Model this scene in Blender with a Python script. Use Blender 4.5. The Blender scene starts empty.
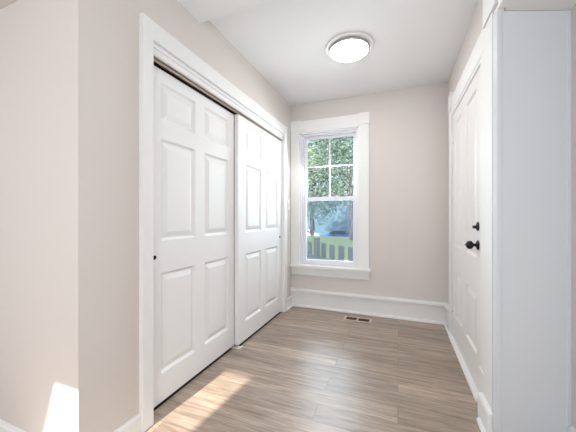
import bpy, bmesh, math, random
from mathutils import Vector, Matrix
random.seed(7)
S = bpy.context.scene
COL = S.collection
R = math.radians

# ------------------------------------------------------------ camera
cam_d = bpy.data.cameras.new('camera'); cam = bpy.data.objects.new('camera', cam_d); COL.objects.link(cam)
cam_d.sensor_width = 36; cam_d.lens = 36 * 281 / 576; cam_d.clip_start = .02; cam_d.clip_end = 500
cam.location = (0, 0, 1.15)
cam.rotation_euler = (R(90), 0, math.atan2(110, 281))
S.camera = cam

# ------------------------------------------------------------ light and exposure
S.view_settings.view_transform = 'Standard'; S.view_settings.look = 'None'
S.view_settings.gamma = 1; S.view_settings.use_curve_mapping = False
S.view_settings.exposure = 0.70
w = bpy.data.worlds.new('sky'); S.world = w; w.use_nodes = True
wn = w.node_tree; bgn = wn.nodes['Background']
bgn.inputs['Color'].default_value = (.80, .90, 1, 1); bgn.inputs['Strength'].default_value = 1.0

def lamp(name, kind, loc, energy, color, target=None, direction=None, **kw):
    d = bpy.data.lights.new(name, kind); d.energy = energy; d.color = color
    for k, v in kw.items(): setattr(d, k, v)
    o = bpy.data.objects.new(name, d); COL.objects.link(o); o.location = loc
    dr = Vector(direction) if direction else (Vector(target) - Vector(loc))
    o.rotation_euler = dr.to_track_quat('-Z', 'Y').to_euler()
    return o
lamp('sun', 'SUN', (-2, -6, 6), 9.5, (1, .93, .80), direction=(.095, .995, -.40), angle=R(.8))
# added area lamps filling in daylight behind the camera, no windows built for them
lamp('daylight_fill_rear', 'AREA', (-.3, -2.1, 1.25), 7, (.92, .965, 1), target=(-.2, 3, 2.1),
     shape='RECTANGLE', size=2.4, size_y=1.7)
lamp('daylight_fill_left', 'AREA', (-2.65, -.9, 1.3), 13, (.86, .93, 1), target=(.9, .3, .9),
     shape='RECTANGLE', size=1.5, size_y=1.5)
lamp('daylight_fill_right', 'AREA', (.74, -1.0, 1.25), 30, (.93, .96, 1), target=(-1.3, 2.2, 2.0),
     shape='RECTANGLE', size=1.6, size_y=1.7)
# daylight entering through the foyer window
lamp('window_daylight_foyer', 'AREA', (-.8, 3.80, 1.42), 36, (.92, .96, 1), direction=(.3, -1, -.75),
     shape='RECTANGLE', size=.8, size_y=1.5)

# ------------------------------------------------------------ materials
def principled(name, col, rough=.5, metal=0, spec=.5):
    m = bpy.data.materials.new(name); m.use_nodes = True
    p = m.node_tree.nodes['Principled BSDF']
    p.inputs['Base Color'].default_value = (*col, 1); p.inputs['Roughness'].default_value = rough
    p.inputs['Metallic'].default_value = metal; p.inputs['Specular IOR Level'].default_value = spec
    return m
def noisy(name, c1, c2, scale=8, rough=.5, stretch=(1, 1, 1), bump=0, metal=0, detail=4, spec=.5):
    m = principled(name, c1, rough, metal, spec); nt = m.node_tree; N = nt.nodes; L = nt.links
    tc = N.new('ShaderNodeTexCoord'); mp = N.new('ShaderNodeMapping'); mp.inputs['Scale'].default_value = stretch
    nz = N.new('ShaderNodeTexNoise'); nz.inputs['Scale'].default_value = scale; nz.inputs['Detail'].default_value = detail
    cr = N.new('ShaderNodeMix'); cr.data_type = 'RGBA'
    cr.inputs[6].default_value = (*c1, 1); cr.inputs[7].default_value = (*c2, 1)
    L.new(tc.outputs['Object'], mp.inputs[0]); L.new(mp.outputs[0], nz.inputs['Vector'])
    L.new(nz.outputs['Fac'], cr.inputs[0]); L.new(cr.outputs[2], N['Principled BSDF'].inputs['Base Color'])
    if bump:
        b = N.new('ShaderNodeBump'); b.inputs['Strength'].default_value = bump; b.inputs['Distance'].default_value = .002
        L.new(nz.outputs['Fac'], b.inputs['Height']); L.new(b.outputs[0], N['Principled BSDF'].inputs['Normal'])
    return m
M = {}
M['wall'] = noisy('beige_wall_paint', (.71, .662, .628), (.73, .682, .648), 90, .6, bump=.05, spec=.3)
M['ceiling'] = noisy('ceiling_paint', (.84, .835, .83), (.86, .855, .85), 60, .8, bump=.05, spec=.2)
M['trim'] = noisy('white_trim_paint', (.86, .857, .85), (.88, .877, .87), 30, .6, bump=.02)
M['door'] = noisy('white_door_paint', (.85, .85, .845), (.87, .87, .865), 30, .55, bump=.02)
M['entry'] = noisy('warm_white_door_paint', (.84, .815, .795), (.86, .835, .815), 30, .35, bump=.02)
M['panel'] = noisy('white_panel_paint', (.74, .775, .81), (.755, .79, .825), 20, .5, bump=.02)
M['vinyl'] = principled('white_window_vinyl', (.82, .82, .87), .3)
M['black'] = principled('black_bronze_metal', (.018, .016, .015), .35, .6)
M['matteblack'] = principled('matte_black_metal', (.01, .01, .01), .8, 0, .2)
M['dark'] = principled('shade_black', (.01, .01, .01), .9)  # flat black painted in as the shade of gaps and recesses
M['track'] = principled('tan_metal_track', (.42, .34, .27), .45, .3)
M['alu'] = principled('brushed_metal', (.55, .55, .55), .35, .9)
M['register'] = principled('beige_register_metal', (.66, .55, .42), .45, .1)
M['slat'] = principled('brown_register_slat', (.16, .09, .05), .5, .2)
M['plastic'] = principled('white_plastic', (.86, .85, .83), .35)
M['ringgrey'] = principled('grey_metal_ring', (.42, .42, .43), .4, .5)

def floor_mat():
    m = principled('grey_brown_vinyl_planks', (.3, .2, .15), .34); nt = m.node_tree; N = nt.nodes; L = nt.links
    P = N['Principled BSDF']
    tc = N.new('ShaderNodeTexCoord')
    br = N.new('ShaderNodeTexBrick'); br.inputs['Scale'].default_value = 1
    br.inputs['Brick Width'].default_value = 1.22; br.inputs['Row Height'].default_value = .152
    br.inputs['Mortar Size'].default_value = .0018; br.inputs['Mortar Smooth'].default_value = .1
    br.inputs['Color1'].default_value = (0, 0, 0, 1); br.inputs['Color2'].default_value = (1, 1, 1, 1)
    br.inputs['Mortar'].default_value = (.5, .5, .5, 1); br.offset = .37; br.offset_frequency = 2
    L.new(tc.outputs['Object'], br.inputs['Vector'])
    # a shift of the grain per plank
    sh = N.new('ShaderNodeVectorMath'); sh.operation = 'MULTIPLY'; sh.inputs[1].default_value = (7.3, 3.1, 5.0)
    L.new(br.outputs['Color'], sh.inputs[0])
    ad = N.new('ShaderNodeVectorMath'); ad.operation = 'ADD'
    L.new(tc.outputs['Object'], ad.inputs[0]); L.new(sh.outputs[0], ad.inputs[1])
    def grain(sc, stretch, det, dist=0):
        mp = N.new('ShaderNodeMapping'); mp.inputs['Scale'].default_value = stretch
        nz = N.new('ShaderNodeTexNoise'); nz.inputs['Scale'].default_value = sc
        nz.inputs['Detail'].default_value = det; nz.inputs['Distortion'].default_value = dist
        nz.inputs['Roughness'].default_value = .65
        L.new(ad.outputs[0], mp.inputs[0]); L.new(mp.outputs[0], nz.inputs['Vector']); return nz
    g1 = grain(3.0, (.7, 9, 1), 6, .6); g2 = grain(9, (.8, 14, 1), 5, .2)
    r1 = N.new('ShaderNodeValToRGB'); e = r1.color_ramp.elements
    e[0].position = .30; e[0].color = (.25, .175, .125, 1); e[1].position = .72; e[1].color = (.54, .435, .355, 1)
    k = e.new(.5); k.color = (.41, .318, .253, 1)
    L.new(g1.outputs['Fac'], r1.inputs[0])
    r2 = N.new('ShaderNodeMapRange'); r2.inputs[1].default_value = .3; r2.inputs[2].default_value = .7
    r2.inputs[3].default_value = .70; r2.inputs[4].default_value = 1.2
    L.new(g2.outputs['Fac'], r2.inputs[0])
    tone = N.new('ShaderNodeMapRange'); tone.inputs[3].default_value = .82; tone.inputs[4].default_value = 1.14
    L.new(br.outputs['Color'], tone.inputs[0])
    mu = N.new('ShaderNodeMath'); mu.operation = 'MULTIPLY'; L.new(r2.outputs[0], mu.inputs[0]); L.new(tone.outputs[0], mu.inputs[1])
    jm = N.new('ShaderNodeMapRange'); jm.inputs[3].default_value = 1; jm.inputs[4].default_value = .6
    L.new(br.outputs['Fac'], jm.inputs[0])
    mu2 = N.new('ShaderNodeMath'); mu2.operation = 'MULTIPLY'; L.new(mu.outputs[0], mu2.inputs[0]); L.new(jm.outputs[0], mu2.inputs[1])
    vm = N.new('ShaderNodeVectorMath'); vm.operation = 'SCALE'
    L.new(r1.outputs[0], vm.inputs[0]); L.new(mu2.outputs[0], vm.inputs['Scale'])
    L.new(vm.outputs[0], P.inputs['Base Color'])
    b = N.new('ShaderNodeBump'); b.inputs['Strength'].default_value = .12; b.inputs['Distance'].default_value = .002
    L.new(g2.outputs['Fac'], b.inputs['Height']); L.new(b.outputs[0], P.inputs['Normal'])
    return m
M['floor'] = floor_mat()
def glass_mat():
    m = bpy.data.materials.new('window_glass'); m.use_nodes = True; nt = m.node_tree; N = nt.nodes; L = nt.links
    N.remove(N['Principled BSDF']); out = N['Material Output']
    t = N.new('ShaderNodeBsdfTransparent'); t.inputs[0].default_value = (.93, .98, 1, 1)
    g = N.new('ShaderNodeBsdfGlossy'); g.inputs['Roughness'].default_value = .02
    mx = N.new('ShaderNodeMixShader'); fr = N.new('ShaderNodeFresnel'); fr.inputs[0].default_value = 1.45
    L.new(fr.outputs[0], mx.inputs[0]); L.new(t.outputs[0], mx.inputs[1]); L.new(g.outputs[0], mx.inputs[2])
    L.new(mx.outputs[0], out.inputs[0]); return m
M['glass'] = glass_mat()
def emit(name, col, s):
    m = principled(name, col, .4); p = m.node_tree.nodes['Principled BSDF']
    p.inputs['Emission Color'].default_value = (*col, 1); p.inputs['Emission Strength'].default_value = s; return m
M['diffuser'] = emit('lit_frosted_diffuser', (1, .985, .955), 21)

# ------------------------------------------------------------ mesh helpers
def hexa(bm, P):
    """box from 8 points: 4 of the bottom (ccw seen from above), 4 of the top"""
    v = [bm.verts.new(p) for p in P]
    for f in ((3, 2, 1, 0), (4, 5, 6, 7), (0, 1, 5, 4), (1, 2, 6, 5), (2, 3, 7, 6), (3, 0, 4, 7)):
        bm.faces.new([v[i] for i in f])
    return v
def bx(bm, x0, x1, y0, y1, z0, z1, bev=0):
    x0, x1 = sorted((x0, x1)); y0, y1 = sorted((y0, y1)); z0, z1 = sorted((z0, z1))
    v = hexa(bm, [(x0, y0, z0), (x1, y0, z0), (x1, y1, z0), (x0, y1, z0), (x0, y0, z1), (x1, y0, z1), (x1, y1, z1), (x0, y1, z1)])
    if bev:
        es = list({e for q in v for e in q.link_edges})
        bmesh.ops.bevel(bm, geom=es, offset=bev, segments=2, profile=.7, affect='EDGES')
def boxes(L, bev=0):
    bm = bmesh.new()
    for b in L: bx(bm, *b, bev)
    return bm
def lathe(bm, prof, M4=Matrix(), seg=32):
    """profile [(r,h)] turned round local Z"""
    rings = []
    for r, h in prof:
        if r < 1e-6: rings.append([bm.verts.new(M4 @ Vector((0, 0, h)))])
        else: rings.append([bm.verts.new(M4 @ Vector((r * math.cos(2 * math.pi * i / seg), r * math.sin(2 * math.pi * i / seg), h))) for i in range(seg)])
    for a, b in zip(rings, rings[1:]):
        for i in range(seg):
            j = (i + 1) % seg
            if len(a) == 1 and len(b) > 1: bm.faces.new((a[0], b[i], b[j]))
            elif len(b) == 1 and len(a) > 1: bm.faces.new((a[i], b[0], a[j]))
            elif len(a) > 1: bm.faces.new((a[i], b[i], b[j], a[j]))
def sweep(bm, prof, a, b, out, up=(0, 0, 1)):
    """profile [(o,z)] pushed from a to b, o along out, z along up; closed prism"""
    a, b, out, up = map(Vector, (a, b, out, up))
    A = [bm.verts.new(a + out * o + up * z) for o, z in prof]
    B = [bm.verts.new(b + out * o + up * z) for o, z in prof]
    n = len(prof)
    for i in range(n):
        j = (i + 1) % n; bm.faces.new((A[i], A[j], B[j], B[i]))
    bm.faces.new(A[::-1]); bm.faces.new(B)
def obj(name, bm, mat, parent=None, smooth=False):
    bmesh.ops.recalc_face_normals(bm, faces=bm.faces)
    me = bpy.data.meshes.new(name); bm.to_mesh(me); bm.free()
    if smooth:
        for p in me.polygons: p.use_smooth = True
        me.set_sharp_from_angle(angle=R(40))
    if mat: me.materials.append(mat)
    o = bpy.data.objects.new(name, me); COL.objects.link(o)
    if parent: o.parent = parent
    return o
def tag(o, label, cat=None, group=None, kind=None):
    o['label'] = label
    if cat: o['category'] = cat
    if group: o['group'] = group
    if kind: o['kind'] = kind
    return o
def thing(name, loc, label, cat, rz=0, group=None, kind=None):
    o = bpy.data.objects.new(name, None); COL.objects.link(o); o.location = loc; o.rotation_euler = (0, 0, rz)
    o.empty_display_size = .1
    return tag(o, label, cat, group, kind)

# ------------------------------------------------------------ dimensions (metres, camera stands at x=0 y=0)
XL, XR, YB, ZC, ZN = -1.285, .495, 3.40, 2.575, 2.495
YN = .80           # the wall facing us left of the foyer
XA = .80           # wall beyond the opening on the right

# ------------------------------------------------------------ structure
fl = obj('floor', boxes([(-2.95, 1.0, -2.35, 3.55, -.12, 0)]), M['floor'])
tag(fl, 'grey-brown wood-look vinyl plank floor', 'floor', kind='structure')
ce = obj('ceiling', boxes([(-2.1, .65, 1.60, 3.55, ZC, ZC + .15), (-2.95, 1.0, -2.35, 1.60, ZN, ZC + .15)]), M['ceiling'])
tag(ce, 'flat white painted ceiling', 'ceiling', kind='structure')
sf = obj('ceiling_left', boxes([(-2.8, -1.5, -.6, YN - .001, 2.205, ZN - .001)]), M['wall'])
tag(sf, 'dropped beige beam at the top left', 'ceiling', kind='structure')

# back wall with the window hole
WX0, WX1, WZ0, WZ1 = -1.165, -.435, .50, 2.215
bw = obj('wall_back', boxes([(-1.285, WX0, YB, 3.55, 0, ZC), (WX1, .65, YB, 3.55, 0, ZC), (WX0, WX1, YB, 3.55, 0, WZ0), (WX0, WX1, YB, 3.55, WZ1, ZC),
                             (-2.1, -1.285, YB, 3.55, 0, ZC)]), M['wall'])
tag(bw, 'beige wall around the window', 'wall', kind='structure')
# left wall with the closet hole
CY0, CY1, CZ = 1.175, 3.105, 2.13
lw = obj('wall_left', boxes([(XL - .12, XL, YN, CY0, 0, ZN), (XL - .12, XL, CY1, YB, 0, ZC), (XL - .12, XL, CY0, CY1, CZ, ZN),
                             (XL - .12, XL, 1.60, CY1, ZN, ZC)]), M['wall'])
tag(lw, 'beige wall around the sliding closet doors', 'wall', kind='structure')
cl = obj('wall_closet', boxes([(-2.1, -2.0, 1.0, 3.4, 0, ZC), (-2.0, XL - .12, 1.0, 1.1, 0, ZN)]), M['wall'])
tag(cl, 'inside of the closet behind the sliding doors', 'wall', kind='structure')
nw = obj('wall_left_front', boxes([(-2.95, XL - .12, YN, YN + .15, 0, ZN), (XL - .12, XL - .0005, YN - .0005, YN, 0, ZN)]), M['wall'])
tag(nw, 'beige wall facing the camera at the far left, with a sun patch', 'wall', kind='structure')
# right wall with the entry door hole
DY0, DY1, DZ = 2.035, 3.045, 2.10
rw = obj('wall_right', boxes([(XR, XR + .14, 1.76, DY0, 0, ZC), (XR, XR + .14, DY1, YB, 0, ZC), (XR, XR + .14, DY0, DY1, DZ, ZC)]), M['wall'])
tag(rw, 'beige wall around the white entry door', 'wall', kind='structure')
# beyond the opening on the right
ar = obj('wall_right_side', boxes([(XA, XA + .15, -2.2, 1.96, 0, ZN)]), M['wall'])
tag(ar, 'beige wall at the far right edge, past the white panel', 'wall', kind='structure')
nl = obj('wall_room_left', boxes([(-2.95, -2.8, -2.2, YN, 0, ZN)]), M['wall'])
tag(nl, 'beige left wall of the room the photo is taken from', 'wall', kind='structure')
# rear wall: unseen opening, shaped so the sun casts the wall and floor patches
bm = bmesh.new()
y0, y1 = -2.35, -2.2
def slab(pts):
    hexa(bm, [(pts[0][0], y0, pts[0][1]), (pts[1][0], y0, pts[1][1]), (pts[1][0], y1, pts[1][1]), (pts[0][0], y1, pts[0][1]),
              (pts[3][0], y0, pts[3][1]), (pts[2][0], y0, pts[2][1]), (pts[2][0], y1, pts[2][1]), (pts[3][0], y1, pts[3][1])])
TL, TR_, BR, BL = (-1.741, 1.648), (-1.355, 1.648), (-1.355, .70), (-2.05, .70)
slab([(-2.95, .7), BL, TL, (-2.95, 1.648)]); slab([BR, (.95, .7), (.95, 1.648), TR_])
slab([(-2.95, 0), (.95, 0), (.95, .7), (-2.95, .7)]); slab([(-2.95, 1.648), (.95, 1.648), (.95, ZN), (-2.95, ZN)])
rr = obj('wall_rear', bm, M['wall']); tag(rr, 'rear wall of the room behind the camera', 'wall', kind='structure')

# lintel and splayed white panel of the opening on the right
hb = obj('trim_7', boxes([(.462, XA - .001, -2.19, 1.68, 2.175, ZN - .001), (XR + .001, XA - .001, 1.68, 1.839, 2.175, ZN - .001)], 0), M['trim'])
tag(hb, 'white lintel over the opening at the top right', 'trim', kind='structure')
bm = bmesh.new()
A, B = Vector((.460, 1.682, 0)), Vector((.797, 1.812, 0)); n = Vector((-.3645, .931, 0))
def prism(p, q, t, z0, z1, o=0):
    p = p + n * o; q = q + n * o
    hexa(bm, [(p.x, p.y, z0), (q.x, q.y, z0), (q.x + n.x * t, q.y + n.y * t, z0), (p.x + n.x * t, p.y + n.y * t, z0),
              (p.x, p.y, z1), (q.x, q.y, z1), (q.x + n.x * t, q.y + n.y * t, z1), (p.x + n.x * t, p.y + n.y * t, z1)])
d = (B - A).normalized()
prism(A + d * .02, B, .025, 0, 2.173, .004)
prism(A, A + d * .02, .028, 0, 2.173, 0)         # quirk bead on the left edge
prism(A + d * .026, A + d * .034, .02, 0, 2.173, .001)
prism(B - d * .012, B + d * .002, .034, 0, 2.173, -.003)
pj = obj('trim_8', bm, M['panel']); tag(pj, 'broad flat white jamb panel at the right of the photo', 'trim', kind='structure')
# upper wall above/behind the jamb
ju = obj('wall_right_return', boxes([(XR + .0005, XA, 1.84, 1.95, 0, ZN - .001)]), M['wall']); tag(ju, 'short wall return behind the white jamb panel', 'wall', kind='structure')
# pilaster (casing between the entry door and the opening)
bm = bmesh.new()
bx(bm, .457, XR, 1.755, 1.905, .135, 2.215, .002)
bx(bm, .466, XR, 1.70, 1.752, 0, 2.215, .003)
bx(bm, .452, XR, 1.70, 1.908, 2.223, ZN + .07, .002)
pl = obj('trim_6', bm, M['trim']); tag(pl, 'tall white corner casing between entry door and opening', 'trim', kind='structure')
bm = bmesh.new()
sweep(bm, [(0, 0), (.028, 0), (.028, .118), (.022, .132), (0, .134)], (.457, 1.72, 0), (.457, 1.915, 0), (-1, 0, 0))
sweep(bm, [(.029, 0), (.046, 0), (.044, .012), (.038, .020), (.029, .022)], (.457, 1.72, 0), (.457, 1.86, 0), (-1, 0, 0))
bb = obj('baseboard_right_front', bm, M['trim']); tag(bb, 'white baseboard block at the foot of the corner casing', 'baseboard', kind='structure')

# baseboards
bm = bmesh.new()
sweep(bm, [(0, 0), (.014, 0), (.014, .180), (.022, .186), (.038, .192), (.038, .212), (.028, .223), (0, .226)], (XL + .001, YB, 0), (XR - .001, YB, 0), (0, -1, 0))
sweep(bm, [(.014, 0), (.036, 0), (.035, .012), (.027, .022), (.014, .024)], (XL + .001, YB, 0), (XR - .001, YB, 0), (0, -1, 0))
b1 = obj('baseboard_back', bm, M['trim']); tag(b1, 'tall white baseboard with a moulded cap under the window', 'baseboard', kind='structure')
LOW = [(0, 0), (.016, 0), (.016, .09), (.011, .10), (0, .104)]
SHOE = [(.016, 0), (.030, 0), (.029, .009), (.023, .016), (.016, .018)]
bm = bmesh.new(); sweep(bm, LOW, (XL, YN - .016, 0), (XL, CY0 - .070, 0), (1, 0, 0))
b2 = obj('baseboard_left', bm, M['trim']); tag(b2, 'low white baseboard left of the closet casing', 'baseboard', kind='structure')
bm = bmesh.new(); sweep(bm, [(o * 1.2, z * 1.25) for o, z in LOW], (XL, CY1 + .085, 0), (XL, YB - .035, 0), (1, 0, 0)); sweep(bm, [(o + .003, z) for o, z in SHOE], (XL, CY1 + .085, 0), (XL, YB - .036, 0), (1, 0, 0))
b3 = obj('baseboard_left_corner', bm, M['trim']); tag(b3, 'short white baseboard between closet casing and corner', 'baseboard', kind='structure')
bm = bmesh.new(); sweep(bm, [(o, z * 1.1) for o, z in LOW], (-2.8, YN - .001, 0), (XL, YN - .001, 0), (0, -1, 0)); sweep(bm, SHOE, (-2.8, YN - .001, 0), (XL, YN - .001, 0), (0, -1, 0))
b4 = obj('baseboard_left_front', bm, M['trim']); tag(b4, 'white baseboard at the bottom left corner', 'baseboard', kind='structure')
bm = bmesh.new(); sweep(bm, [(o, z * 1.12) for o, z in LOW], (XA, 1.80, 0), (XA, -2.19, 0), (-1, 0, 0))
b5 = obj('baseboard_right', bm, M['trim']); tag(b5, 'white baseboard at the bottom right corner', 'baseboard', kind='structure')
bm = bmesh.new(); sweep(bm, [(0, 0), (.014, 0), (.014, .180), (.022, .186), (.038, .192), (.038, .212), (.028, .223), (0, .226)], (XR, 3.195, 0), (XR, YB - .040, 0), (-1, 0, 0))
b6 = obj('baseboard_right_corner', bm, M['trim']); tag(b6, 'short tall baseboard piece in the back right corner', 'baseboard', kind='structure')

# closet casing (flat boards), fascia
bm = bmesh.new()
xf = XL + .028
bx(bm, XL, xf, CY0 - .070, CY0, 0, 2.228, .002); bx(bm, XL, xf, CY1, CY1 + .083, 0, 2.228, .002)
bx(bm, XL, xf - .0005, CY0 - .001, CY1 + .001, CZ - .005, 2.2275, .002)
tc_ = obj('trim_1', bm, M['trim']); tag(tc_, 'wide white casing around the sliding closet doors', 'trim', kind='structure')
bm = bmesh.new()
bx(bm, XL - .012, XL + .002, CY0 + .001, CY1 - .001, 2.062, 2.124, .002)
bx(bm, XL + .002, XL + .010, CY0 + .001, CY1 - .001, 2.100, 2.124, .003)
bx(bm, XL + .002, XL + .007, CY0 + .001, CY1 - .001, 2.066, 2.078, .002)
tf = obj('trim_2', bm, M['trim']); tag(tf, 'moulded white fascia hiding the closet door track', 'trim', kind='structure')
bm = bmesh.new()
for s in (0, 1):
    x = XL - .016 - s * .042
    bx(bm, x - .003, x, CY0 + .003, CY1 - .003, 2.060 + .004 * s, 2.068 + .004 * s)
bx(bm, XL - .030, XL - .016, CY0 + .003, CY1 - .003, 2.046, 2.053)
bx(bm, XL - .030, XL - .027, CY0 + .003, CY1 - .003, 2.053, 2.068)
tr = obj('sliding_door_track', bm, M['track']); tag(tr, 'thin tan metal double track above the sliding closet doors', 'track')
dk = obj('track_shade', boxes([(XL - .105, XL - .090, CY0 + .003, CY1 - .003, 1.98, 2.089), (XL - .089, XL - .040, CY0 + .003, CY1 - .003, 2.076, 2.089), (XL - .040, XL - .031, CY0 + .003, CY1 - .003, 2.046, 2.089)]), M['dark'], tr); dk['label'] = 'black backing painting in the shade of the track recess'  # black boxes imitate the shaded slot above the doors
jm = obj('trim_3', boxes([(XL - .12, XL, CY0 - .0005, CY0 + .001, 0, CZ), (XL - .12, XL, CY1 - .001, CY1 + .0005, 0, CZ), (XL - .12, XL - .02, CY0 + .002, CY1 - .002, 2.09, CZ)]), M['trim'])
tag(jm, 'white closet jamb inside the casing', 'trim', kind='structure')

# ------------------------------------------------------------ panelled doors
def panel_door(W, Hh, T, cols, rows, dep=.015, mold=.016, field=.036):
    """slab in local coords: x 0..W, z 0..Hh, front face y=0 looking to -y"""
    bm = bmesh.new()
    xs = [0]; zs = [0]
    for a, b in cols: xs += [a, b]
    for a, b in rows: zs += [a, b]
    xs.append(W); zs.append(Hh)
    for i in range(len(xs) - 1):
        for k in range(len(zs) - 1):
            x0, x1, z0, z1 = xs[i], xs[i + 1], zs[k], zs[k + 1]
            if i % 2 and k % 2:
                def ring(ins, y): return [bm.verts.new(p) for p in ((x0 + ins, y, z0 + ins), (x1 - ins, y, z0 + ins), (x1 - ins, y, z1 - ins), (x0 + ins, y, z1 - ins))]
                R_ = [ring(0, 0), ring(.004, .004), ring(.010, dep * .75), ring(mold, dep), ring(mold + .003, dep), ring(mold + field, .0025), ring(mold + field + .003, .002)]
                for a, b in zip(R_, R_[1:]):
                    for q in range(4): bm.faces.new((a[q], a[(q + 1) % 4], b[(q + 1) % 4], b[q]))
                bm.faces.new(R_[-1])
            else:
                bm.faces.new([bm.verts.new(p) for p in ((x0, 0, z0), (x1, 0, z0), (x1, 0, z1), (x0, 0, z1))])
    # back and rims
    c = [(0, 0), (W, 0), (W, Hh), (0, Hh)]
    for i in range(4):
        a, b = c[i], c[(i + 1) % 4]
        bm.faces.new([bm.verts.new(p) for p in ((a[0], 0, a[1]), (a[0], T, a[1]), (b[0], T, b[1]), (b[0], 0, b[1]))])
    bm.faces.new([bm.verts.new((x, T, z)) for x, z in c])
    bmesh.ops.remove_doubles(bm, verts=bm.verts, dist=1e-5)
    return bm
ROWS = [(.17, .782), (.977, 1.597), (1.707, 1.937)]
def pull(root, x, z):
    bm = bmesh.new(); m4 = Matrix.Translation((x, .0, z)) @ Matrix.Rotation(R(90), 4, 'X')
    lathe(bm, [(0, .0008), (.009, .0008), (.010, .002), (.0125, .002), (.013, .0003), (.010, 0)], m4, 20)
    o = obj('finger_pull', bm, M['matteblack'], root, True); o['label'] = 'tiny black round finger pull'
def closet_door(name, x, ya, yb, z, label, pull_x):
    W = yb - ya
    cols = [(.125, W / 2 - .052), (W / 2 + .052, W - .125)]
    o = obj(name, panel_door(W, 2.036 - z, .034, cols, ROWS), M['door'])
    o.location = (x, ya, z); o.rotation_euler = (0, 0, R(90)); tag(o, label, 'door', kind='structure')
    pull(o, pull_x, .882); return o
closet_door('door_1', XL - .050, 1.178, 2.155, .023, 'nearer six-panel white sliding closet door, on the rear track', .075)
closet_door('door_2', XL - .008, 2.118, 3.101, .024, 'farther six-panel white sliding closet door, overlapping in front', .983 - .062)
sp = obj('door_gap_shade', boxes([(XL - .11, XL - .054, 1.178, 2.095, .0005, .002), (XL - .105, XL - .013, 2.152, 3.100, .0005, .002)]), M['dark']); tag(sp, 'black strip painting in the shade of the gap under the sliding closet doors', 'trim', kind='structure')  # black floor strips imitate the shade beneath the doors
# floor guide
gd = obj('sliding_door_guide', boxes([(-1.385, -1.262, 2.100, 2.150, .0005, .006), (-1.287, -1.281, 2.108, 2.114, .006, .020), (-1.270, -1.262, 2.105, 2.145, .006, .016)], .001), M['plastic'])
tag(gd, 'small white plastic guide on the floor where the closet doors meet', 'door guide')

# ------------------------------------------------------------ entry door
DX = .482
W = 3.035 - 2.048
o = obj('door_3', panel_door(W, 2.075, .042, [(.115, .395), (.535, .855)], [(.215, .615), (.855, 1.975)]), M['entry'])
o.location = (DX, 3.035, .022); o.rotation_euler = (0, 0, R(-90)); tag(o, 'white panelled entry door with black hardware in the right wall', 'door', kind='structure')
# local: x = 3.035 - Y, y = X - DX, z = Z - .022
KY, KZ, BZ = 2.135, .962, 1.083
lx = 3.035 - KY
def out(x, z): return Matrix.Translation((x, 0, z - .022)) @ Matrix.Rotation(R(90), 4, 'X')   # local Z -> -y
bm = bmesh.new(); lathe(bm, [(0, .0), (.011, 0), (.011, .014), (.009, .024), (.015, .029), (.025, .036), (.0275, .047), (.025, .058), (.016, .066), (.005, .070), (.003, .075), (0, .076)], out(lx, KZ), 32)
kn = obj('door_knob', bm, M['black'], o, True); kn['label'] = 'round black door knob'
bm = bmesh.new(); lathe(bm, [(0, .0003), (.031, .0003), (.031, .004), (.026, .009), (.014, .013), (.0125, .013)], out(lx, KZ), 32)
obj('rosette', bm, M['black'], kn, True)
bm = bmesh.new(); lathe(bm, [(0, .0003), (.029, .0003), (.029, .005), (.023, .010), (.010, .012), (0, .012)], out(lx, BZ), 32)
db = obj('deadbolt', bm, M['black'], o, True); db['label'] = 'round black deadbolt above the knob'
bm = bmesh.new(); bx(bm, lx - .006, lx + .006, -.032, -.011, BZ - .022 - .014, BZ - .022 + .006, .004)
obj('thumb_turn', bm, M['black'], db)
for z in (1.86, 1.06, .28):
    if z == 1.06: continue
    bm = boxes([(-.004, .012, -.003, .001, z - .065, z + .025)])
    lathe(bm, [(0, 0), (.006, 0), (.006, .09), (0, .09)], Matrix.Translation((-.004, -.005, z - .065)), 12)
    h = obj('hinge', bm, M['plastic'], o); h['label'] = 'white painted hinge with a dark screw'
    bm = bmesh.new(); lathe(bm, [(0, .004), (.005, .004), (.005, 0)], Matrix.Translation((.008, 0, z - .045)) @ Matrix.Rotation(R(90), 4, 'X'), 12)
    obj('screw', bm, M['black'], h)
# casing of the entry door
bm = bmesh.new()
CX = .470
bx(bm, CX, XR, 3.046, 3.175, 0, 2.165, .003)                 # far jamb casing
bx(bm, CX - .008, XR, 3.040, 3.185, 2.168, 2.325, .003)      # far corner block
bx(bm, CX, XR, 1.912, 3.039, 2.125, 2.27, .003)            # head
bx(bm, CX, XR, 1.924, 2.036, .225, 2.124, .003)               # near casing
bx(bm, CX - .006, XR, 1.930, 2.043, 0, .225, .003)            # near plinth
bx(bm, CX + .004, XR + .05, 2.037, 3.045, 2.100, 2.124, .002)
cs = obj('trim_4', bm, M['trim']); tag(cs, 'white casing with a corner block around the entry door', 'trim', kind='structure')
th = obj('trim_5', boxes([(.446, XR + .1, 2.046, 3.044, .0005, .020), (.452, .470, 3.046, 3.36, 0, .018)], .003), M['trim'])
tag(th, 'white threshold strip under the entry door', 'trim', kind='structure')
ob = obj('wall_behind_door', boxes([(XR + .141, XR + .2, 1.9, 3.5, 0, ZC)]), M['dark']); tag(ob, 'outer skin behind the entry door', 'wall', kind='structure')

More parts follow.
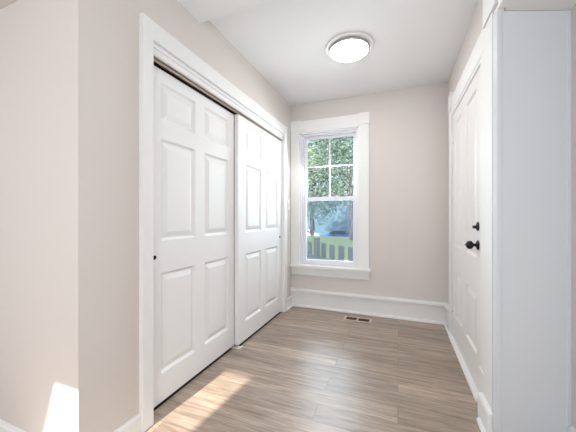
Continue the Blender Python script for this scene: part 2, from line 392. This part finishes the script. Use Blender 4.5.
# ------------------------------------------------------------ window
wd = thing('window_1', (0, 0, 0), 'white double-hung window with grid in the upper sash, on the back wall', 'window', kind='structure')
yf = YB - .025
bm = bmesh.new()
bx(bm, XL + .003, WX0, yf, YB, .535, 2.222, .003); bx(bm, WX1, -.312, yf, YB, .535, 2.222, .003)
bx(bm, WX0 - .001, WX1 + .001, yf + .001, YB, 2.222 - .02, 2.35, .003)
bx(bm, XL + .002, WX0 + .004, yf - .008, YB, 2.222, 2.358, .003); bx(bm, WX1 - .004, -.306, yf - .008, YB, 2.222, 2.358, .003)
obj('casing', bm, M['trim'], wd)
bm = bmesh.new(); bx(bm, XL + .002, -.290, YB - .072, YB + .03, .505, .535, .004); obj('window_sill', bm, M['trim'], wd)
bm = bmesh.new(); bx(bm, XL + .004, -.312, yf + .004, YB, .405, .504, .003); obj('apron', bm, M['trim'], wd)
# jambs and vinyl frame
bm = bmesh.new()
bx(bm, WX0, WX0 + .018, YB - .01, 3.55, .536, 2.20); bx(bm, WX1 - .018, WX1, YB - .01, 3.55, .536, 2.20); bx(bm, WX0, WX1, YB - .01, 3.55, 2.185, 2.203)
bx(bm, WX0 + .018, WX1 - .018, YB + .03, 3.55, .536, .553)
obj('jamb', bm, M['vinyl'], wd)
bm = bmesh.new()
bx(bm, WX0 + .018, WX0 + .034, YB + .02, YB + .11, .553, 2.185, .001); bx(bm, WX1 - .034, WX1 - .018, YB + .02, YB + .11, .553, 2.185, .001)
bx(bm, WX0 + .034, WX1 - .034, YB + .02, YB + .11, 2.165, 2.185, .001)
obj('window_frame', bm, M['vinyl'], wd)
def sash(name, x0, x1, y, z0, z1, bot, top, side, grid):
    bm = bmesh.new()
    bx(bm, x0, x0 + side, y, y + .032, z0, z1, .002); bx(bm, x1 - side, x1, y, y + .032, z0, z1, .002)
    bx(bm, x0 + side, x1 - side, y + .0005, y + .0315, z0, z0 + bot, .002); bx(bm, x0 + side, x1 - side, y + .0005, y + .0315, z1 - top, z1, .002)
    s = obj(name, bm, M['vinyl'], wd)
    gx0, gx1, gz0, gz1 = x0 + side, x1 - side, z0 + bot, z1 - top
    obj('pane', boxes([(gx0, gx1, y + .014, y + .018, gz0, gz1)]), M['glass'], s)
    if grid:
        xm = (gx0 + gx1) / 2; zm = (gz0 + gz1) / 2 + .02
        obj('grille', boxes([(xm - .009, xm + .009, y + .005, y + .0135, gz0, gz1), (gx0, gx1, y + .006, y + .0130, zm - .009, zm + .009)]), M['vinyl'], s)
    return s
sash('upper_sash', WX0 + .034, WX1 - .034, YB + .072, 1.345, 2.165, .04, .035, .036, True)
ls = sash('lower_sash', WX0 + .034, WX1 - .034, YB + .036, .554, 1.39, .045, .048, .036, False)
sm = bpy.data.materials.new('blue_grey_insect_screen'); sm.use_nodes = True; nt = sm.node_tree
t_ = nt.nodes.new('ShaderNodeBsdfTransparent'); t_.inputs[0].default_value = (.78, .81, .83, 1)
mx = nt.nodes.new('ShaderNodeMixShader'); mx.inputs[0].default_value = .12; p_ = nt.nodes['Principled BSDF']
p_.inputs['Base Color'].default_value = (.30, .38, .45, 1); p_.inputs['Roughness'].default_value = .8
nt.links.new(t_.outputs[0], mx.inputs[1]); nt.links.new(p_.outputs[0], mx.inputs[2]); nt.links.new(mx.outputs[0], nt.nodes['Material Output'].inputs[0])
sc_ = obj('insect_screen', boxes([(WX0 + .034, WX1 - .034, YB + .106, YB + .108, .554, 1.36)]), sm, wd); sc_['label'] = 'fine blue-grey insect screen over the lower half'
# ------------------------------------------------------------ small fittings
# switch plate between closet casing and back wall
t = thing('light_switch', (XL, 3.305, 1.29), 'white light switch plate on the left wall beside the window', 'light switch')
bm = bmesh.new(); bx(bm, 0.0005, .006, -.036, .036, -.066, .066, .002); obj('switch_plate', bm, M['plastic'], t)
bm = bmesh.new(); bx(bm, .006, .016, -.005, .005, -.004, .014, .001); obj('toggle', bm, M['plastic'], t)

# ceiling light
LX, LY = -.385, 2.40
t = thing('ceiling_light', (LX, LY, ZC), 'round flush ceiling light, lit, with a white rim and grey inner ring', 'ceiling light')
bm = bmesh.new(); lathe(bm, [(.06, -.001), (.202, -.001), (.204, -.004), (.200, -.011), (.188, -.015), (.176, -.013), (.170, -.010), (.06, -.010)], seg=64)
obj('rim', bm, M['plastic'], t, True)
bm = bmesh.new(); lathe(bm, [(.150, -.0105), (.1665, -.0105), (.1675, -.030), (.1645, -.034), (.158, -.034), (.157, -.030), (.150, -.014)], seg=64)
g = obj('inner_ring', bm, M['ringgrey'], t, True); g['label'] = 'grey metal inner ring'
bm = bmesh.new(); lathe(bm, [(.148, -.020), (.1565, -.0345), (.150, -.042), (.12, -.049), (.06, -.053), (0, -.054)], seg=64)
g = obj('diffuser', bm, M['diffuser'], t, True); g['label'] = 'glowing frosted diffuser'

# floor register
t = thing('floor_register', (-.418, 3.187, 0), 'beige metal floor register with two dark slatted openings below the window', 'floor register')
a, b = .150, .062
bm = bmesh.new()
bx(bm, -a, a, -b, -b + .016, .0005, .006, .001); bx(bm, -a, a, b - .016, b, .0005, .006, .001)
bx(bm, -a, -a + .024, -b + .016, b - .016, .0005, .006, .001); bx(bm, a - .024, a, -b + .016, b - .016, .0005, .006, .001); bx(bm, -.008, .008, -b + .016, b - .016, .0005, .006, .001)
obj('frame', bm, M['register'], t)
obj('duct_shade', boxes([(-a + .02, a - .02, -b + .02, b - .02, .0003, .0012)]), M['dark'], t)  # thin black sheet painted as the shade below the louvres
for x0, x1 in ((-a + .025, -.009), (.009, a - .025)):
    bm = bmesh.new(); k = 9
    for i in range(k):
        x = x0 + (x1 - x0) * (i + .5) / k
        bx(bm, x - .002, x + .002, -b + .0165, b - .0165, .0013, .0045)
    g = obj('louvre', bm, M['slat'], t); g['label'] = 'brown louvre slats'

# ------------------------------------------------------------ outdoors
M['grass'] = noisy('lawn_grass', (.20, .25, .14), (.33, .37, .21), 3, .9, detail=8)
M['road'] = noisy('asphalt', (.12, .13, .15), (.17, .18, .2), 5, .9)
M['fencewood'] = noisy('weathered_grey_wood', (.27, .235, .23), (.50, .45, .43), 5, .85, (6, 6, .6))
M['bark'] = noisy('dark_bark', (.065, .045, .05), (.13, .09, .095), 4, .9, (5, 5, .8), bump=.4)
M['leaf'] = noisy('green_leaves', (.05, .10, .085), (.19, .25, .19), 1.2, .6)
M['leaf2'] = noisy('yellow_green_leaves', (.17, .24, .14), (.32, .36, .22), 1.0, .6)
M['siding'] = noisy('blue_siding', (.10, .17, .23), (.13, .21, .28), 1, .7, (.4, .4, 9))
M['roof'] = noisy('grey_shingles', (.10, .12, .15), (.17, .19, .22), 12, .9)
M['bluecar'] = principled('blue_car_paint', (.05, .14, .42), .25)
M['whitecar'] = principled('white_car_paint', (.8, .82, .85), .25)
M['carglass'] = principled('dark_car_glass', (.02, .03, .04), .1)
M['housepane'] = principled('grey_blue_house_glass', (.10, .15, .19), .2)
M['tyre'] = principled('black_rubber', (.02, .02, .02), .8)

bm = bmesh.new()
hexa(bm, [(-22, 3.56, -2.6), (22, 3.56, -2.6), (22, 27, -2.6), (-22, 27, -2.6), (-22, 3.56, -.5), (22, 3.56, -.5), (22, 22.5, -.5), (-22, 22.5, -.5)])
lawn = obj('lawn', bm, M['grass']); tag(lawn, 'sunlit green lawn beyond the picket fence', 'lawn', kind='structure')
st = obj('street', boxes([(-60, 40, 27.01, 90, -2.6, -2.15)]), M['road']); tag(st, 'street beyond the lawn', 'street', kind='structure')

# picket fence, running diagonally
dirf = Vector((-.751, .66, 0)); P0 = Vector((-1.095, 4.97, 0))   # point seen at x=332
fence = thing('picket_fence', (P0.x, P0.y, -.5), 'weathered grey wooden picket fence seen through the lower window pane', 'fence', rz=math.atan2(dirf.y, dirf.x))
zt = 1.143
def picket(i, zz):
    w_ = .068 + random.uniform(-.004, .004); x = i * .252 + random.uniform(-.01, .01)
    bm = bmesh.new()
    c = .008
    A_ = [(x - w_, 0), (x + w_, 0), (x + w_, zz - c), (x + w_ - c, zz), (x - w_ + c, zz), (x - w_, zz - c)]
    F = [bm.verts.new((px, -.011, pz)) for px, pz in A_]; G = [bm.verts.new((px, .011, pz)) for px, pz in A_]
    bm.faces.new(F); bm.faces.new(G[::-1])
    for k in range(6): bm.faces.new((F[k], G[k], G[(k + 1) % 6], F[(k + 1) % 6]))
    obj('picket', bm, M['fencewood'], fence)
for i in range(-5, 13): picket(i, zt + random.uniform(-.012, .012))
for z in (.25, .80): obj('rail', boxes([(-1.4, 3.1, .0115, .05, z, z + .08)]), M['fencewood'], fence)
obj('post', boxes([(.31, .40, .051, .14, 0, 1.24)], .005), M['fencewood'], fence)
obj('post', boxes([(2.55, 2.64, .051, .14, 0, 1.24)], .005), M['fencewood'], fence)

def tube(bm, pts, rad, seg=8):
    prev = None
    for i, (p, r) in enumerate(zip(pts, rad)):
        p = Vector(p); dd = (Vector(pts[min(i + 1, len(pts) - 1)]) - Vector(pts[max(i - 1, 0)])).normalized()
        q = dd.to_track_quat('Z', 'Y')
        ring = [bm.verts.new(p + q @ Vector((r * math.cos(2 * math.pi * k / seg), r * math.sin(2 * math.pi * k / seg), 0))) for k in range(seg)]
        if prev:
            for k in range(seg): bm.faces.new((prev[k], prev[(k + 1) % seg], ring[(k + 1) % seg], ring[k]))
        else: bm.faces.new(ring[::-1])
        prev = ring
    bm.faces.new(prev)
def tree(loc, trunk_h, tr_, blobs, nleaf, size, mat, label):
    t = thing('tree', loc, label, 'tree')
    bm = bmesh.new()
    tube(bm, [(0, 0, -.1), (.03, 0, trunk_h * .4), (-.04, .05, trunk_h), (0, 0, trunk_h * 1.5)], [tr_ * 1.25, tr_, tr_ * .85, tr_ * .4], 12)
    for (cx, cy, cz, rx, ry, rz) in blobs:
        tube(bm, [(0, 0, trunk_h * .8), (cx * .5, cy * .5, (trunk_h + cz) / 2), (cx, cy, cz)], [tr_ * .45, tr_ * .28, tr_ * .08], 6)
    obj('trunk', bm, M['bark'], t, True)
    vs, fs = [], []
    tot = sum(b[3] * b[5] for b in blobs)
    for (cx, cy, cz, rx, ry, rz) in blobs:
        k = int(nleaf * rx * rz / tot)
        # leaves in small sprays
        for _ in range(k // 6):
            u = Vector((random.gauss(0, 1), random.gauss(0, 1), random.gauss(0, 1))).normalized() * random.random() ** .45
            c = Vector((cx + u.x * rx, cy + u.y * ry, cz + u.z * rz))
            for _ in range(6):
                p = c + Vector((random.gauss(0, 1), random.gauss(0, 1), random.gauss(0, .6))) * size * 1.5
                a = Vector((random.gauss(0, 1), random.gauss(0, 1), random.gauss(0, .5))).normalized()
                b = a.cross(Vector((random.gauss(0, 1), random.gauss(0, 1), random.gauss(0, 1)))).normalized()
                s = size * random.uniform(.6, 1.2); n0 = len(vs)
                vs.extend([p - a * s, p + b * s * .45, p + a * s, p - b * s * .45]); fs.append((n0, n0 + 1, n0 + 2, n0 + 3))
    me = bpy.data.meshes.new('foliage'); me.from_pydata([tuple(v) for v in vs], [], fs); me.materials.append(mat)
    f = bpy.data.objects.new('foliage', me); COL.objects.link(f); f.parent = t
    return t
tree((-8.35, 28.2, -2.15), 4.5, .26, [(1.2, 0, 7.2, 3.2, 2.4, 2.2), (-1.5, .5, 8.5, 3, 2.4, 2.2), (3.4, -.5, 9.5, 2.8, 2.2, 2.4), (.5, 0, 11, 3, 2.5, 2)], 9000, .17, M['leaf'],
     'tree with a thick dark trunk at the left edge of the lower window pane')
tree((-3.0, 19.5, -.5), 3.6, .12, [(-.9, 0, 3.6, 2.0, 1.6, 1.1), (-2.6, 0, 2.9, 1.3, 1.2, .7), (-1.4, 0, 2.5, 1.3, 1.2, .45), (-3.2, .3, 2.4, 1.0, 1.0, .4), (.3, 0, 2.7, 1.0, 1.0, .5), (-2.9, 0, 1.9, .9, .8, .6), (-1.9, .3, 2.0, .9, .8, .6), (-2.2, .3, 1.3, .5, .5, .4), (-4.2, 0, 3.7, 1.5, 1.3, .8), (.6, 0, 5.0, 2.0, 1.5, 1.2), (-1.6, 0, 5.6, 2.0, 1.6, 1.1), (-.6, .4, 6.8, 2.2, 1.6, 1.1)], 7600, .10, M['leaf'],
     'green leafy tree filling the right half of the upper window sash')
tree((-9.4, 22.0, -.5), 3.8, .12, [(1.6, 0, 5.0, 2.0, 1.5, 1.3), (2.0, 0, 6.4, 1.8, 1.4, 1.1), (.6, 0, 6.8, 1.9, 1.6, 1.2)], 3200, .12, M['leaf2'],
     'paler yellow-green tree behind the left half of the upper window sash')

# blue house across the street
h = thing('neighbour_house', (-14.5, 47, -2.15), 'blue house with light trim across the street, seen through the window', 'house')
obj('wall', boxes([(-9, 12, 0, 9, 0, 6.2)]), M['siding'], h)
bm = bmesh.new(); F = [(-9.6, -.6, 6.1), (12.6, -.6, 6.1), (12.6, 9.6, 6.1), (-9.6, 9.6, 6.1), (-9.6, 4.5, 9.2), (12.6, 4.5, 9.2)]
v = [bm.verts.new(p) for p in F]
for f in ((0, 1, 5, 4), (2, 3, 4, 5), (1, 2, 5), (3, 0, 4), (3, 2, 1, 0)): bm.faces.new([v[i] for i in f])
obj('roof', bm, M['roof'], h)
for x in (-8, -3.5, 9.3):
    for z in (1.2, 4.0):
        wo = obj('window', boxes([(x, x + 1.3, -.06, 0, z, z + .09), (x, x + 1.3, -.06, 0, z + 1.41, z + 1.5), (x, x + .09, -.06, 0, z, z + 1.5), (x + 1.21, x + 1.3, -.06, 0, z, z + 1.5)]), M['whitecar'], h)
        obj('pane', boxes([(x + .09, x + 1.21, -.02, -.001, z + .09, z + 1.41)]), M['housepane'], wo)
def car(x, y, rz, mat, label):
    t = thing('car', (x, y, -2.15), label, 'car', rz=rz)
    bm = bmesh.new()
    prof = [(-2.2, .32), (-2.25, .62), (-2.1, .86), (-1.55, .93), (-1.0, 1.40), (.55, 1.43), (1.25, .97), (2.0, .84), (2.22, .6), (2.2, .32)]
    L_ = [bm.verts.new((a, -.86, b)) for a, b in prof]; R_ = [bm.verts.new((a, .86, b)) for a, b in prof]
    bm.faces.new(L_); bm.faces.new(R_[::-1])
    for k in range(len(prof)): bm.faces.new((L_[k], R_[k], R_[(k + 1) % len(prof)], L_[(k + 1) % len(prof)]))
    obj('body', bm, mat, t)
    for s in (-1, 1):
        bm = bmesh.new(); q = [(-1.4, .96), (-.93, 1.34), (.50, 1.37), (1.08, .99)]
        A_ = [bm.verts.new((a, s * .861, b)) for a, b in q]; B_ = [bm.verts.new((a, s * .868, b)) for a, b in q]
        bm.faces.new(A_); bm.faces.new(B_[::-1])
        for k in range(4): bm.faces.new((A_[k], B_[k], B_[(k + 1) % 4], A_[(k + 1) % 4]))
        obj('side_window', bm, M['carglass'], t)
        for xx in (-1.35, 1.35):
            bm = bmesh.new(); lathe(bm, [(0, 0), (.32, 0), (.33, .03), (.33, .17), (.32, .2), (0, .2)], Matrix.Translation((xx, s * .88 - .1, .325)) @ Matrix.Rotation(R(-90), 4, 'X'), 20)
            obj('wheel', bm, M['tyre'], t, True)
car(-7.0, 36.5, R(4), M['bluecar'], 'blue car parked across the street at the right of the lower pane')
car(-12.3, 38.0, R(4), M['whitecar'], 'white car parked left of the blue car across the street')
